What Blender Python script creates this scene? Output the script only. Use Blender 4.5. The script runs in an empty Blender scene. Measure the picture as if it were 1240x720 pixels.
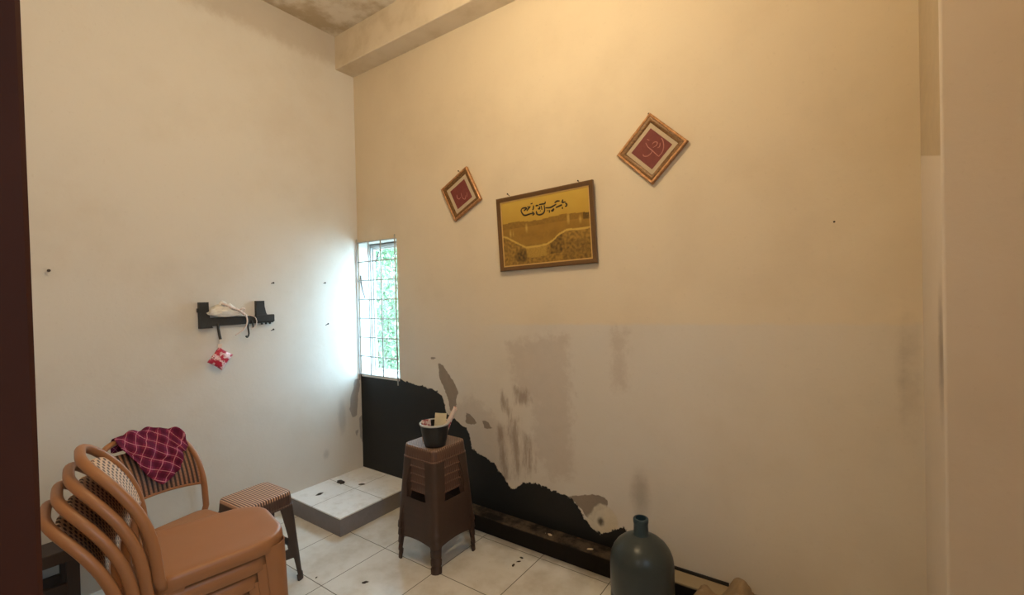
import bpy, bmesh, math, random
import numpy as np
from mathutils import Vector, Matrix, noise as mnoise
random.seed(7)
PI = math.pi
SC = bpy.context.scene
COL = SC.collection

# ------------------------------------------------------------------ helpers
def lin(c):
    return tuple(((v/255.0)/12.92 if v/255.0 <= 0.04045 else ((v/255.0+0.055)/1.055)**2.4) for v in c)

class NT:
    """small node-tree builder"""
    def __init__(self, name):
        self.m = bpy.data.materials.new(name); self.m.use_nodes = True
        self.t = self.m.node_tree; self.b = self.t.nodes['Principled BSDF']
        self.out = self.t.nodes['Material Output']
    def n(self, typ, **kw):
        nd = self.t.nodes.new(typ)
        for k, v in kw.items(): setattr(nd, k, v)
        return nd
    def put(self, sock, v):
        if v is None: return
        if isinstance(v, bpy.types.NodeSocket): self.t.links.new(v, sock)
        elif isinstance(v, (tuple, list)) and len(v) == 3 and sock.type == 'RGBA': sock.default_value = (*v, 1)
        else: sock.default_value = v
    def math(self, op, a, b=None, c=None, clamp=False):
        nd = self.n('ShaderNodeMath', operation=op, use_clamp=clamp)
        for i, v in enumerate((a, b, c)): self.put(nd.inputs[i], v)
        return nd.outputs[0]
    def mix(self, fac, a, b, mode='MIX'):
        nd = self.n('ShaderNodeMixRGB', blend_type=mode)
        self.put(nd.inputs[0], fac); self.put(nd.inputs[1], a); self.put(nd.inputs[2], b)
        return nd.outputs[0]
    def step(self, v, lo, hi):
        nd = self.n('ShaderNodeMapRange', interpolation_type='SMOOTHSTEP')
        self.put(nd.inputs[0], v); nd.inputs[1].default_value = lo; nd.inputs[2].default_value = hi
        nd.inputs[3].default_value = 0; nd.inputs[4].default_value = 1
        return nd.outputs[0]
    def pos(self):
        return self.n('ShaderNodeNewGeometry').outputs['Position']
    def obj(self):
        return self.n('ShaderNodeTexCoord').outputs['Object']
    def uv(self):
        return self.n('ShaderNodeTexCoord').outputs['UV']
    def xyz(self, v):
        nd = self.n('ShaderNodeSeparateXYZ'); self.put(nd.inputs[0], v); return nd.outputs
    def scale(self, v, s):
        nd = self.n('ShaderNodeVectorMath', operation='MULTIPLY'); self.put(nd.inputs[0], v); nd.inputs[1].default_value = s
        return nd.outputs[0]
    def noise(self, v, sc, detail=3, rough=.55):
        nd = self.n('ShaderNodeTexNoise'); self.put(nd.inputs['Vector'], v)
        nd.inputs['Scale'].default_value = sc; nd.inputs['Detail'].default_value = detail; nd.inputs['Roughness'].default_value = rough
        return nd.outputs['Fac']
    def attr(self, name):
        return self.n('ShaderNodeAttribute', attribute_name=name).outputs['Fac']
    def bump(self, h, strength=.2, dist=.01):
        nd = self.n('ShaderNodeBump'); self.put(nd.inputs['Height'], h)
        nd.inputs['Strength'].default_value = strength; nd.inputs['Distance'].default_value = dist
        self.put(self.b.inputs['Normal'], nd.outputs[0])
    def fin(self, color=None, rough=None, metal=None, spec=None, **kw):
        self.put(self.b.inputs['Base Color'], color); self.put(self.b.inputs['Roughness'], rough)
        self.put(self.b.inputs['Metallic'], metal); self.put(self.b.inputs['Specular IOR Level'], spec)
        for k, v in kw.items(): self.put(self.b.inputs[k.replace('_', ' ')], v)
        return self.m

def plain(name, c, rough=.5, metal=0., spec=.5, var=.12, sc=30, bump=0., bsc=200):
    k = NT(name); o = k.obj()
    c = lin(c); f = k.noise(o, sc)
    col = k.mix(f, tuple(v*(1-var) for v in c), tuple(min(1, v*(1+var)) for v in c))
    if bump: k.bump(k.noise(o, bsc), bump, .003)
    return k.fin(col, rough, metal, spec)

def obj(name, bm, mat=None, parent=None, smooth=True, angle=None, normals=True):
    me = bpy.data.meshes.new(name)
    if normals: bmesh.ops.recalc_face_normals(bm, faces=bm.faces)
    bm.to_mesh(me); bm.free()
    for p in me.polygons: p.use_smooth = smooth
    if smooth and angle:
        try: me.set_sharp_from_angle(angle=math.radians(angle))
        except Exception: pass
    mats = mat if isinstance(mat, (list, tuple)) else [mat]
    for m in mats:
        if m: me.materials.append(m)
    o = bpy.data.objects.new(name, me); COL.objects.link(o)
    if parent: o.parent = parent
    return o

def tag(o, label, cat, group=None):
    o['label'] = label; o['category'] = cat
    if group: o['group'] = group
    return o
def thing(name, label, cat, loc=(0,0,0), rz=0, group=None):
    o = bpy.data.objects.new(name, None); COL.objects.link(o)
    o.empty_display_size = .1; o.location = loc; o.rotation_euler = (0, 0, rz)
    return tag(o, label, cat, group)
def struct(o):
    o['kind'] = 'structure'; return o
def dup(root, loc, rz, label, group=None):
    r = root.copy(); COL.objects.link(r); r.location = loc; r.rotation_euler = (0, 0, rz); r['label'] = label
    if group: r['group'] = group
    for ch in list(root.children):
        c = ch.copy(); COL.objects.link(c); c.parent = r
        for g in list(ch.children):
            d = g.copy(); COL.objects.link(d); d.parent = c
    return r

def box(bm, x0, x1, y0, y1, z0, z1, bev=0, seg=2, M=None):
    b = bmesh.new()
    vs = [b.verts.new((x, y, z)) for x in (x0, x1) for y in (y0, y1) for z in (z0, z1)]
    for f in ((0,1,3,2),(4,6,7,5),(0,4,5,1),(2,3,7,6),(0,2,6,4),(1,5,7,3)): b.faces.new([vs[i] for i in f])
    if bev: bmesh.ops.bevel(b, geom=b.edges[:], offset=bev, segments=seg, profile=.5, affect='EDGES')
    merge(bm, b, M)
def merge(bm, b, M=None):
    mp = {}
    for v in b.verts: mp[v] = bm.verts.new(M @ v.co if M else v.co)
    for f in b.faces:
        try:
            nf = bm.faces.new([mp[v] for v in f.verts]); nf.material_index = f.material_index
        except ValueError: pass
    b.free()

def loft(bm, rings, cap0=True, cap1=True, closed=True):
    vr = [[bm.verts.new(p) for p in r] for r in rings]
    n = len(vr[0])
    for a, b in zip(vr, vr[1:]):
        for i in range(n if closed else n-1):
            j = (i+1) % n
            bm.faces.new((a[i], a[j], b[j], b[i]))
    if cap0: bm.faces.new(vr[0][::-1])
    if cap1: bm.faces.new(vr[-1])
    return vr

def catmull(pts, n=6, closed=False):
    P = [Vector(p) for p in pts]
    if len(P) < 3: return P
    out = []; m = len(P)
    for i in range(m if closed else m-1):
        p1, p2 = P[i], P[(i+1) % m]
        p0 = P[i-1] if (i > 0 or closed) else p1*2-p2
        p3 = P[(i+2) % m] if (i+2 < m or closed) else p2*2-p1
        for k in range(n):
            t = k/n
            out.append(.5*((2*p1)+(p2-p0)*t+(2*p0-5*p1+4*p2-p3)*t*t+(3*p1-p0-3*p2+p3)*t**3))
    if not closed: out.append(P[-1])
    return out

def tube(bm, pts, r, n=8, side=None, ra=None, closed=False, cap=True):
    """sweep; r = radius (float or list); side = fixed reference vector giving the axis of radius ra"""
    P = [Vector(p) for p in pts]; m = len(P); rings = []
    ref = Vector(side) if side else None
    prev = None
    for i in range(m):
        if closed: t = P[(i+1) % m]-P[i-1]
        else: t = P[min(i+1, m-1)]-P[max(i-1, 0)]
        t.normalize()
        if ref: a = ref-t*ref.dot(t)
        elif prev is not None: a = prev-t*prev.dot(t)
        else:
            a = Vector((0,0,1)) if abs(t.z) < .9 else Vector((1,0,0)); a = a-t*a.dot(t)
        if a.length < 1e-6: a = t.orthogonal()
        a.normalize(); prev = a; b = t.cross(a)
        rr = r[i] if isinstance(r, (list, tuple)) else r
        r2 = (ra[i] if isinstance(ra, (list, tuple)) else ra) if ra is not None else rr
        rings.append([P[i]+a*(r2*math.cos(2*PI*k/n))+b*(rr*math.sin(2*PI*k/n)) for k in range(n)])
    if closed: rings.append(rings[0]); loft(bm, rings, False, False); bmesh.ops.remove_doubles(bm, verts=bm.verts, dist=1e-6)
    else: loft(bm, rings, cap, cap)

def lathe(bm, prof, n=32, cx=0, cy=0, cz=0, cap0=True, cap1=True):
    loft(bm, [[(cx+r*math.cos(2*PI*k/n), cy+r*math.sin(2*PI*k/n), cz+z) for k in range(n)] for r, z in prof], cap0, cap1)

def ball(bm, c, r, seg=12, sc=(1,1,1)):
    b = bmesh.new(); bmesh.ops.create_uvsphere(b, u_segments=seg, v_segments=max(6, seg//2), radius=r)
    merge(bm, b, Matrix.Translation(c) @ Matrix.Diagonal((*sc, 1)))

def roundpoly(pts, rad, n=6):
    """rounded polygon outline, counter-clockwise"""
    out = []; m = len(pts)
    for i in range(m):
        p = Vector(pts[i]); a = Vector(pts[i-1])-p; b = Vector(pts[(i+1) % m])-p
        la, lb = a.normalized(), b.normalized()
        half = math.acos(max(-1, min(1, la.dot(lb))))/2
        d = rad[i]/math.tan(half); c = p+(la+lb).normalized()*(rad[i]/math.sin(half))
        s, e = p+la*d-c, p+lb*d-c
        a0, a1 = math.atan2(s.y, s.x), math.atan2(e.y, e.x)
        while a1 < a0: a1 += 2*PI
        for k in range(n+1):
            t = a0+(a1-a0)*k/n; out.append(c+Vector((math.cos(t), math.sin(t)))*rad[i])
    return out
def offset(out, d):
    n = len(out); r = []
    for i in range(n):
        t = (out[(i+1) % n]-out[i-1]).normalized(); r.append(out[i]+Vector((t.y, -t.x))*d)
    return r
def densify(out, step=.02):
    r = []; n = len(out)
    for i in range(n):
        a, b = out[i], out[(i+1) % n]; k = max(1, int((b-a).length/step))
        for j in range(k): r.append(a+(b-a)*j/k)
    return r

def sdf(poly, x, y):
    """signed distance, positive inside"""
    d = 1e9; inside = False; n = len(poly)
    for i in range(n):
        ax, ay = poly[i]; bx, by = poly[(i+1) % n]
        ex, ey = bx-ax, by-ay; wx, wy = x-ax, y-ay
        t = max(0, min(1, (wx*ex+wy*ey)/(ex*ex+ey*ey+1e-12)))
        d = min(d, (wx-ex*t)**2+(wy-ey*t)**2)
        if (ay > y) != (by > y) and x < (bx-ax)*(y-ay)/(by-ay)+ax: inside = not inside
    return math.sqrt(d)*(1 if inside else -1)
def frange(a, b, s):
    n = max(1, round((b-a)/s)); return [a+(b-a)*i/n for i in range(n+1)]
def gridlines(*segs):
    r = set()
    for a, b, s in segs:
        for v in frange(a, b, s): r.add(round(v, 4))
    return sorted(r)
def wall_grid(us, vs, f, hole=None, layers=()):
    """grid wall; f(u,v) -> 3-D point; layers = [(attribute, function(u,v))]"""
    bm = bmesh.new(); V = {}
    lay = [(bm.verts.layers.float.new(n), fn) for n, fn in layers]
    for i, u in enumerate(us):
        for j, v in enumerate(vs):
            w = bm.verts.new(f(u, v)); V[i, j] = w
            for l, fn in lay: w[l] = fn(u, v)
    for i in range(len(us)-1):
        for j in range(len(vs)-1):
            um, vm = (us[i]+us[i+1])/2, (vs[j]+vs[j+1])/2
            if hole and hole[0] < um < hole[1] and hole[2] < vm < hole[3]: continue
            bm.faces.new((V[i, j], V[i+1, j], V[i+1, j+1], V[i, j+1]))
    loose = [v for v in bm.verts if not v.link_faces]
    bmesh.ops.delete(bm, geom=loose, context='VERTS')
    return bm

# ------------------------------------------------------------------ dimensions (metres; x along the back wall, y into it, z up)
YB = 2.227      # back wall
XA = -3.04      # left wall
ZC = 3.42       # ceiling
WX0, WX1, WZ0, WZ1 = -3.025, -2.585, 0.84, 1.87   # window opening

# ------------------------------------------------------------------ camera
f_px, yaw, pit, rol = 548.59, math.radians(35.11), math.radians(.4914), math.radians(1.2939)
fw = Vector((-math.sin(yaw)*math.cos(pit), math.cos(yaw)*math.cos(pit), -math.sin(pit)))
r0 = Vector((math.cos(yaw), math.sin(yaw), 0)); u0 = r0.cross(fw)
er = math.cos(rol)*r0-math.sin(rol)*u0; eu = math.sin(rol)*r0+math.cos(rol)*u0
cd = bpy.data.cameras.new('camera'); cam = bpy.data.objects.new('camera', cd); COL.objects.link(cam)
cam.matrix_world = Matrix(((er.x, eu.x, -fw.x, 0), (er.y, eu.y, -fw.y, 0), (er.z, eu.z, -fw.z, 1.45), (0, 0, 0, 1)))
cd.sensor_width = 36; cd.lens = f_px/1240*36; cd.clip_start = .02
SC.camera = cam
LAMP, REAR_FILL, SUN, SKY, EXPO = 22, 12, 0.8, 10.5, 1.03
# ------------------------------------------------------------------ materials
def wall_material(name, stains, upper=(216,203,180), lower=(208,203,195), line=None):
    k = NT(name); p = k.pos(); x, y, z = k.xyz(p)
    n1 = k.noise(p, 2.2, 5, .6); n2 = k.noise(p, 14, 5, .65); n3 = k.noise(p, 60, 4, .6)
    up, lo = lin(upper), lin(lower)
    if line:   # the lower, whiter coat of paint, with its hard brushed edge
        h = k.math('SUBTRACT', k.math('MULTIPLY_ADD', x, .021, line), z)
        h = k.math('ADD', h, k.math('MULTIPLY', k.math('SUBTRACT', n2, .5), .025))
        fac = k.math('MULTIPLY', k.math('MULTIPLY', k.step(h, -.012, .012), k.step(x, -2.1, -1.3)), k.math('MULTIPLY_ADD', k.step(x, -1.0, 0.), -.45, 1.0))
        col = k.mix(fac, up, lo)
        rest = k.math('SUBTRACT', 1.0, k.step(x, -2.1, -1.3))
        col = k.mix(k.math('MULTIPLY', rest, k.step(z, 1.75, .75)), col, lo)
    else:
        col = k.mix(0.0, up, lo)
    col = k.mix(k.math('MULTIPLY', k.step(n1, .42, .72), .16), col, lin((176,160,136)))
    col = k.mix(k.math('MULTIPLY', k.step(n3, .6, .8), .12), col, lin((150,136,116)))
    rough = .72
    hgt = k.math('ADD', k.math('MULTIPLY', n2, .6), k.math('MULTIPLY', n3, .25))
    for att, c, strength, amp, soft in stains:
        s = k.attr(att)
        pp = k.scale(p, (1.6,1.6,.35)) if att == 'streak' else p
        s = k.math('ADD', s, k.math('MULTIPLY', k.math('SUBTRACT', k.noise(pp, 27 if att in ('black', 'grey') else 18, 6, .72), .5), amp))
        fac = k.math('MULTIPLY', k.step(s, -soft, soft), strength)
        a = lin(c)
        cc = k.mix(n2, tuple(v*.78 for v in a), tuple(min(1, v*1.22) for v in a))
        col = k.mix(fac, col, cc)
        hgt = k.math('SUBTRACT', hgt, k.math('MULTIPLY', fac, .6))
        if att == 'black': rough = k.mix(fac, (.72,)*3, (.5,)*3)
    k.bump(hgt, .25, .008)
    return k.fin(col, rough, 0, .3)

M = {}
M['wall_back'] = wall_material('back_wall_plaster', [
    ('haze', (176,163,152), .42, .22, .04), ('streak', (122,98,78), .62, .16, .03), ('grey', (136,124,112), .95, .034, .002),
    ('lump', (206,198,180), .9, .03, .006), ('hole', (84,74,62), .9, .01, .01), ('smudge', (120,110,100), .45, .05, .03),
    ('black', (31,32,33), 1.0, .062, .0025)], line=1.298)
M['wall_left'] = wall_material('left_wall_plaster', [('patch', (150,146,144), .85, .03, .003), ('damp', (150,128,96), .35, .12, .05), ('smudge', (150,150,150), .4, .03, .015)],
    upper=(215,212,206), lower=(215,212,206))
M['wall_plain'] = wall_material('side_wall_plaster', [], upper=(208,190,166))
M['pier'] = wall_material('pier_plaster', [('smudge', (116,104,98), .65, .05, .03), ('bare', (176,158,128), .8, .004, .003)], upper=(207,196,184))
k = NT('ceiling_plaster'); p = k.pos(); n = k.noise(p, 3.5, 6, .65)
col = k.mix(k.step(n, .4, .62), lin((218,210,196)), lin((184,168,142)))
M['ceiling'] = k.fin(col, .8, 0, .2)
k = NT('beam_plaster'); p = k.pos(); n = k.noise(p, 5, 5, .6)
M['beam'] = k.fin(k.mix(k.step(n, .4, .75), lin((216,204,184)), lin((200,186,162))), .8, 0, .2)

k = NT('floor_tiles'); p = k.pos(); x, y, z = k.xyz(p)
def joint(v, off, size, w):
    fr = k.math('FRACT', k.math('DIVIDE', k.math('SUBTRACT', v, off), size))
    d = k.math('MULTIPLY', k.math('MINIMUM', fr, k.math('SUBTRACT', 1.0, fr)), size)
    return k.step(d, w, w*.4)
g = k.math('MAXIMUM', joint(x, -2.12, .4, .0028), joint(y, 1.287, .4, .0028))
n = k.noise(p, 5, 5, .6)
col = k.mix(k.step(n, .35, .75), lin((222,221,217)), lin((196,191,181)))
sp = k.step(k.noise(p, 42, 2, .5), .73, .78)
col = k.mix(k.math('MULTIPLY', sp, .5), col, lin((90,84,76)))
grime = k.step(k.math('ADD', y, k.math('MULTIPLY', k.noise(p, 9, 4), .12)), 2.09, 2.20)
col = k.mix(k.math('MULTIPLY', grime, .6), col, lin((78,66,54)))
col = k.mix(g, col, lin((104,100,96)))
k.bump(k.math('MULTIPLY', g, -1.0), .4, .002)
M['floor'] = k.fin(col, k.mix(n, (.1,)*3, (.22,)*3), 0, .5)

k = NT('platform_tiles'); p = k.pos(); x, y, z = k.xyz(p)
g = k.math('MAXIMUM', joint(x, -2.745, .32, .0026), joint(y, 1.933, .32, .0026))
n = k.noise(p, 12, 6, .7)
col = k.mix(k.step(n, .45, .75), lin((236,237,238)), lin((214,213,211)))
col = k.mix(k.step(k.noise(p, 16, 5, .6), .72, .78), col, lin((120,114,108)))
M['ptile'] = k.fin(k.mix(g, col, lin((110,106,104))), .3, 0, .5)
M['plinth'] = plain('grey_cement', (132,128,132), .8, bump=.3, bsc=60)
k = NT('ledge_cement'); p = k.pos(); x, y, z = k.xyz(p); n = k.noise(p, 7, 6, .7); n2 = k.noise(p, 30, 4, .7)
clean = k.step(k.math('ADD', x, k.math('MULTIPLY', k.math('SUBTRACT', n, .5), .3)), -.86, -.74)
top = k.step(z, .088, .098)
dirt = k.mix(k.step(n, .38, .62), lin((30,26,23)), lin((86,74,62)))
col = k.mix(top, k.mix(n2, lin((22,19,17)), lin((34,29,25))), dirt)
spot = k.step(k.noise(p, 26, 2, .5), .77, .79)
col = k.mix(k.math('MULTIPLY', spot, top), col, lin((196,186,170)))
M['ledge'] = k.fin(k.mix(k.math('MULTIPLY', clean, top), col, lin((156,140,114))), .85, 0, .2)
M['black_line'] = plain('black_paint_line', (26,22,20), .7)
M['jamb'] = plain('dark_brown_door_frame', (60,29,17), .75, spec=.1, var=.25, sc=9)
M['bench'] = plain('dark_brown_wood', (62,48,42), .6, var=.25, sc=14)
M['white_frame'] = plain('white_window_frame', (226,226,224), .45)
M['grey_frame'] = plain('grey_window_frame', (188,190,192), .5)
M['grille'] = plain('grey_grille_paint', (176,178,178), .45, var=.2)
M['steel'] = plain('dull_steel', (120,120,118), .4, .7)
M['nail'] = plain('dark_nail_steel', (58,50,46), .5, .5)
k = NT('window_glass'); tr = k.n('ShaderNodeBsdfTransparent'); gl = k.n('ShaderNodeBsdfGlossy'); gl.inputs['Roughness'].default_value = .05
tr.inputs[0].default_value = (.93,.98,.97,1)
mx = k.n('ShaderNodeMixShader'); mx.inputs[0].default_value = .06
k.t.links.new(tr.outputs[0], mx.inputs[1]); k.t.links.new(gl.outputs[0], mx.inputs[2]); k.t.links.new(mx.outputs[0], k.out.inputs[0])
M['glass'] = k.m
M['chair'] = plain('tan_brown_plastic', (158,108,70), .42, var=.08, sc=8, bump=.05, bsc=500)
k = NT('rib_weave_plastic'); uv = k.uv(); u, v, w = k.xyz(uv)
wv = k.math('SINE', k.math('MULTIPLY', u, 2*PI*21)); cr = k.math('SINE', k.math('MULTIPLY', v, 2*PI*26))
col = k.mix(k.step(wv, -.5, .4), lin((62,40,30)), lin((158,112,82)))
col = k.mix(k.math('MULTIPLY', k.step(cr, .2, .9), .25), col, lin((90,62,46)))
M['ribs'] = k.fin(col, .5)
k = NT('lattice_weave_plastic'); uv = k.uv(); u, v, w = k.xyz(uv)
a = k.math('SINE', k.math('MULTIPLY', k.math('MULTIPLY_ADD', v, 2.2, u), 2*PI*5.5)); b = k.math('SINE', k.math('MULTIPLY', k.math('MULTIPLY_ADD', v, -2.2, u), 2*PI*5.5))
h = k.math('MULTIPLY', a, b)
col = k.mix(k.step(h, .1, .3), lin((214,182,150)), lin((70,42,30)))
k.bump(h, -.5, .003)
M['lattice'] = k.fin(col, .5)
k = NT('brown_stool_plastic'); o = k.obj(); n = k.noise(o, 12)
wv = k.n('ShaderNodeTexChecker'); wv.inputs['Scale'].default_value = 150; k.put(wv.inputs['Vector'], o)
k.bump(wv.outputs['Fac'], .25, .0015)
M['stool'] = k.fin(k.mix(n, lin((58,43,36)), lin((74,55,45))), .48)
M['stool_dark'] = plain('dark_stool_plastic', (66,56,53), .5)
k = NT('ribbed_stool_top'); o = k.obj(); x, y, z = k.xyz(o); n = k.noise(o, 40)
s = k.math('SINE', k.math('MULTIPLY', y, 2*PI/.0125)); c = k.math('SINE', k.math('MULTIPLY', x, 2*PI/.02))
col = k.mix(k.step(s, -.35, .35), lin((84,54,44)), lin((204,166,140)))
col = k.mix(k.math('MULTIPLY', k.step(c, .6, 1.), .08), col, lin((120,84,66)))
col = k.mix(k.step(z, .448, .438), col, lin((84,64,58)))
k.bump(s, .5, .002)
M['stool_ribs'] = k.fin(col, .45)
k = NT('woven_stool_top'); o = k.obj(); x, y, z = k.xyz(o)
h = k.math('MULTIPLY', k.math('SINE', k.math('MULTIPLY', x, 2*PI/.014)), k.math('SINE', k.math('MULTIPLY', y, 2*PI/.014)))
col = k.mix(k.step(h, -.3, .3), lin((94,70,56)), lin((146,118,98)))
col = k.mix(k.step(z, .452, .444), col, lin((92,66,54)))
k.bump(h, .4, .002)
M['stool_weave'] = k.fin(col, .45)
k = NT('maroon_plaid_cloth'); uv = k.uv(); u, v, w = k.xyz(uv)
def band(v, per, lo, hi, ph=0.):
    fr = k.math('FRACT', k.math('ADD', k.math('DIVIDE', v, per), ph)); d = k.math('ABSOLUTE', k.math('SUBTRACT', fr, .5))
    return k.step(d, hi, lo)
col = k.mix(k.math('MULTIPLY', band(u, .036, .2, .24), .6), lin((126,44,74)), lin((82,28,52)))
col = k.mix(k.math('MULTIPLY', band(v, .036, .2, .24), .6), col, lin((80,28,52)))
col = k.mix(k.math('MULTIPLY', k.math('MAXIMUM', band(u, .036, .02, .05, .5), band(v, .036, .02, .05, .5)), .6), col, lin((222,150,164)))
M['plaid'] = k.fin(col, .9, 0, .1)
k = NT('dark_bottle_plastic'); o = k.obj()
M['bottle'] = k.fin(k.mix(k.noise(o, 8), lin((48,56,58)), lin((66,74,75))), .3, 0, .45, Transmission_Weight=.12, IOR=1.4)
M['neck'] = plain('blue_bottle_plastic', (40,60,68), .35)
M['pot'] = plain('black_pot_plastic', (23,24,27), .45)
M['pot_rim'] = plain('pale_rim_plastic', (196,196,192), .4)
M['cream'] = plain('cream_card', (226,214,178), .7)
k = NT('pink_printed_paper'); o = k.obj(); n = k.noise(o, 70, 2)
M['pinkpaper'] = k.fin(k.mix(k.step(n, .45, .55), lin((226,206,200)), lin((176,92,96))), .6)
M['palepaper'] = plain('pale_paper', (222,204,192), .7)
M['black_plastic'] = plain('black_worn_plastic', (44,46,48), .5, var=.35, sc=60)
k = NT('clear_bag_plastic'); o = k.obj(); n = k.noise(o, 40, 4)
M['bag'] = k.fin(k.mix(n, lin((222,221,216)), lin((250,249,246))), .3, 0, .5, Alpha=.92)
M['cord'] = plain('white_pink_cord', (228,214,210), .6)
k = NT('red_foil_packet'); o = k.obj(); n = k.noise(o, 32, 3, .6); n2 = k.noise(o, 75, 2)
col = k.mix(k.step(n, .47, .56), lin((190,44,72)), lin((238,206,212)))
M['foil'] = k.fin(k.mix(k.step(n2, .6, .68), col, lin((140,16,42))), .3, .1)
k = NT('gilt_frame'); o = k.obj(); n = k.noise(o, 60, 4, .7)
M['gilt'] = k.fin(k.mix(k.step(n, .35, .65), lin((158,112,70)), lin((190,142,98))), .35, .3)
k = NT('carved_gilt'); o = k.obj(); n = k.noise(o, 110, 3, .7); k.bump(n, .5, .002)
M['carved'] = k.fin(k.mix(k.step(n, .35, .65), lin((88,60,30)), lin((126,90,48))), .45, .2)
M['wood_frame'] = plain('brown_gold_frame', (108,80,50), .35, .25, var=.2, sc=50)
M['gold_lip'] = plain('pale_gold_lip', (206,170,104), .35, .4)
M['mat'] = plain('beige_mount', (184,166,140), .75)
k = NT('maroon_velvet'); o = k.obj(); n = k.noise(o, 55, 4, .65)
M['velvet'] = k.fin(k.mix(n, lin((92,36,34)), lin((128,58,52))), .7)
M['emblem'] = plain('pale_pink_thread', (176,116,104), .45)
M['ink'] = plain('dark_ink', (42,30,14), .6)
k = NT('gold_landscape_print'); at = k.n('ShaderNodeAttribute', attribute_name='print').outputs['Color']
M['print'] = k.fin(k.mix(1.0, at, (.93,1.0,.92), 'MULTIPLY'), .38, .1)
M['sack'] = plain('brown_sack_cloth', (138,116,88), .9, var=.2, sc=20, bump=.5, bsc=300)
M['crumb'] = plain('dark_debris', (52,44,38), .9)
k = NT('leaf_green'); o = k.obj(); n = k.noise(o, 3)
M['leaf'] = k.fin(k.mix(n, lin((92,124,92)), lin((140,164,128))), .6)
M['bark'] = plain('grey_bark', (120,104,88), .9)
M['garden_wall'] = plain('white_garden_wall', (160,162,158), .8)
M['ground'] = plain('pale_yard_ground', (120,118,108), .9)
k = NT('bulb_glow'); em = k.n('ShaderNodeEmission'); em.inputs[0].default_value = (1,.72,.42,1); em.inputs[1].default_value = 12
k.t.links.new(em.outputs[0], k.out.inputs[0]); M['bulb'] = k.m
# ------------------------------------------------------------------ room shell
BLACK = [(-3.3,0.838),(-2.581,0.842),(-2.419,0.82),(-2.299,0.812),(-2.21,0.8),(-2.16,0.763),(-2.136,0.707),(-2.131,0.662),(-2.079,0.634),(-2.004,0.604),(-1.945,0.574),(-1.917,0.522),(-1.913,0.467),(-1.877,0.44),(-1.807,0.42),(-1.739,0.397),(-1.686,0.351),(-1.643,0.314),(-1.618,0.273),(-1.572,0.271),(-1.521,0.32),(-1.46,0.334),(-1.4,0.337),(-1.342,0.324),(-1.286,0.323),(-1.231,0.311),(-1.188,0.302),(-1.161,0.276),(-1.137,0.254),(-1.117,0.221),(-1.096,0.198),(-1.067,0.169),(-1.027,0.156),(-0.968,0.184),(-0.919,0.216),(-0.889,0.232),(-0.86,0.18),(-0.84,0.05),(-0.84,-.1),(-3.3,-.1)]
GREYS = [[(-2.194,0.994),(-2.147,0.974),(-2.086,0.91),(-2.041,0.856),(-2.013,0.802),(-2.035,0.766),(-2.037,0.708),(-2.062,0.671),(-2.093,0.678),(-2.107,0.746),(-2.136,0.812),(-2.182,0.878)],
 [(-1.957,0.678),(-1.913,0.675),(-1.862,0.631),(-1.88,0.613),(-1.959,0.61)],
 [(-1.82,.655),(-1.77,.65),(-1.74,.615),(-1.80,.60)],
 [(-1.22,0.313),(-1.16,0.328),(-1.093,0.349),(-1.032,0.364),(-0.978,0.349),(-0.975,0.305),(-1.034,0.28),(-1.051,0.239),(-1.066,0.207),(-1.096,0.217),(-1.126,0.256),(-1.178,0.291)],
 [(-2.265,1.027),(-2.216,1.026),(-2.216,1.012),(-2.259,1.011)]]
STREAKS = [[(-1.70,.62),(-1.66,.63),(-1.64,.45),(-1.62,.32),(-1.66,.30)],[(-1.60,.68),(-1.55,.70),(-1.54,.5),(-1.53,.38),(-1.57,.34)],[(-1.50,.62),(-1.46,.60),(-1.44,.42),(-1.49,.36)],[(-1.67,.86),(-1.62,.80),(-1.60,.72),(-1.66,.74)],[(-1.56,.88),(-1.46,.87),(-1.47,.80),(-1.55,.79)]]
HAZE = [[(-1.62,1.15),(-1.20,1.22),(-1.185,.9),(-1.19,.42),(-1.34,.40),(-1.45,.55),(-1.42,.80),(-1.55,.9)],[(-.93,1.24),(-.86,1.24),(-.86,.95),(-.93,.95)],[(-2.2,.6),(-1.9,.8),(-1.6,.6),(-1.7,.3),(-1.9,.4)]]
def ell(u, v, cu, cv, a, b): return (1-math.hypot((u-cu)/a, (v-cv)/b))*min(a, b)
def best(polys): return lambda u, v: max(sdf(q, u, v) for q in polys)
def limited(fn, u0, u1, v0, v1):
    return lambda u, v: fn(u, v) if (u0 < u < u1 and v0 < v < v1) else -.3
us = gridlines((-3.2,WX0,.0875),(WX0,WX1,.02),(WX1,-.7,.016),(-.7,.3,.04))
vs = gridlines((0,WZ0,.016),(WZ0,1.4,.02),(1.4,WZ1,.0522),(WZ1,ZC+.03,.158))
bm = wall_grid(us, vs, lambda u, v: (u, YB, v), (WX0,WX1,WZ0,WZ1), [
    ('black', limited(lambda u, v: sdf(BLACK, u, v), -9, -.6, -1, 1.2)),
    ('grey', limited(best(GREYS), -2.4, -.8, .1, 1.2)),
    ('streak', limited(best(STREAKS), -1.9, -1.3, .2, 1.0)),
    ('haze', limited(best(HAZE), -2.4, -.7, .2, 1.35)),
    ('lump', lambda u, v: max(ell(u, v, -1.0, .235, .075, .085), ell(u, v, -1.075, .20, .03, .05))),
    ('hole', lambda u, v: ell(u, v, -1.02, .222, .018, .022)),
    ('smudge', lambda u, v: max(ell(u, v, .235, 1.12, .018, .13), ell(u, v, -.80, .42, .04, .10)))])
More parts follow.
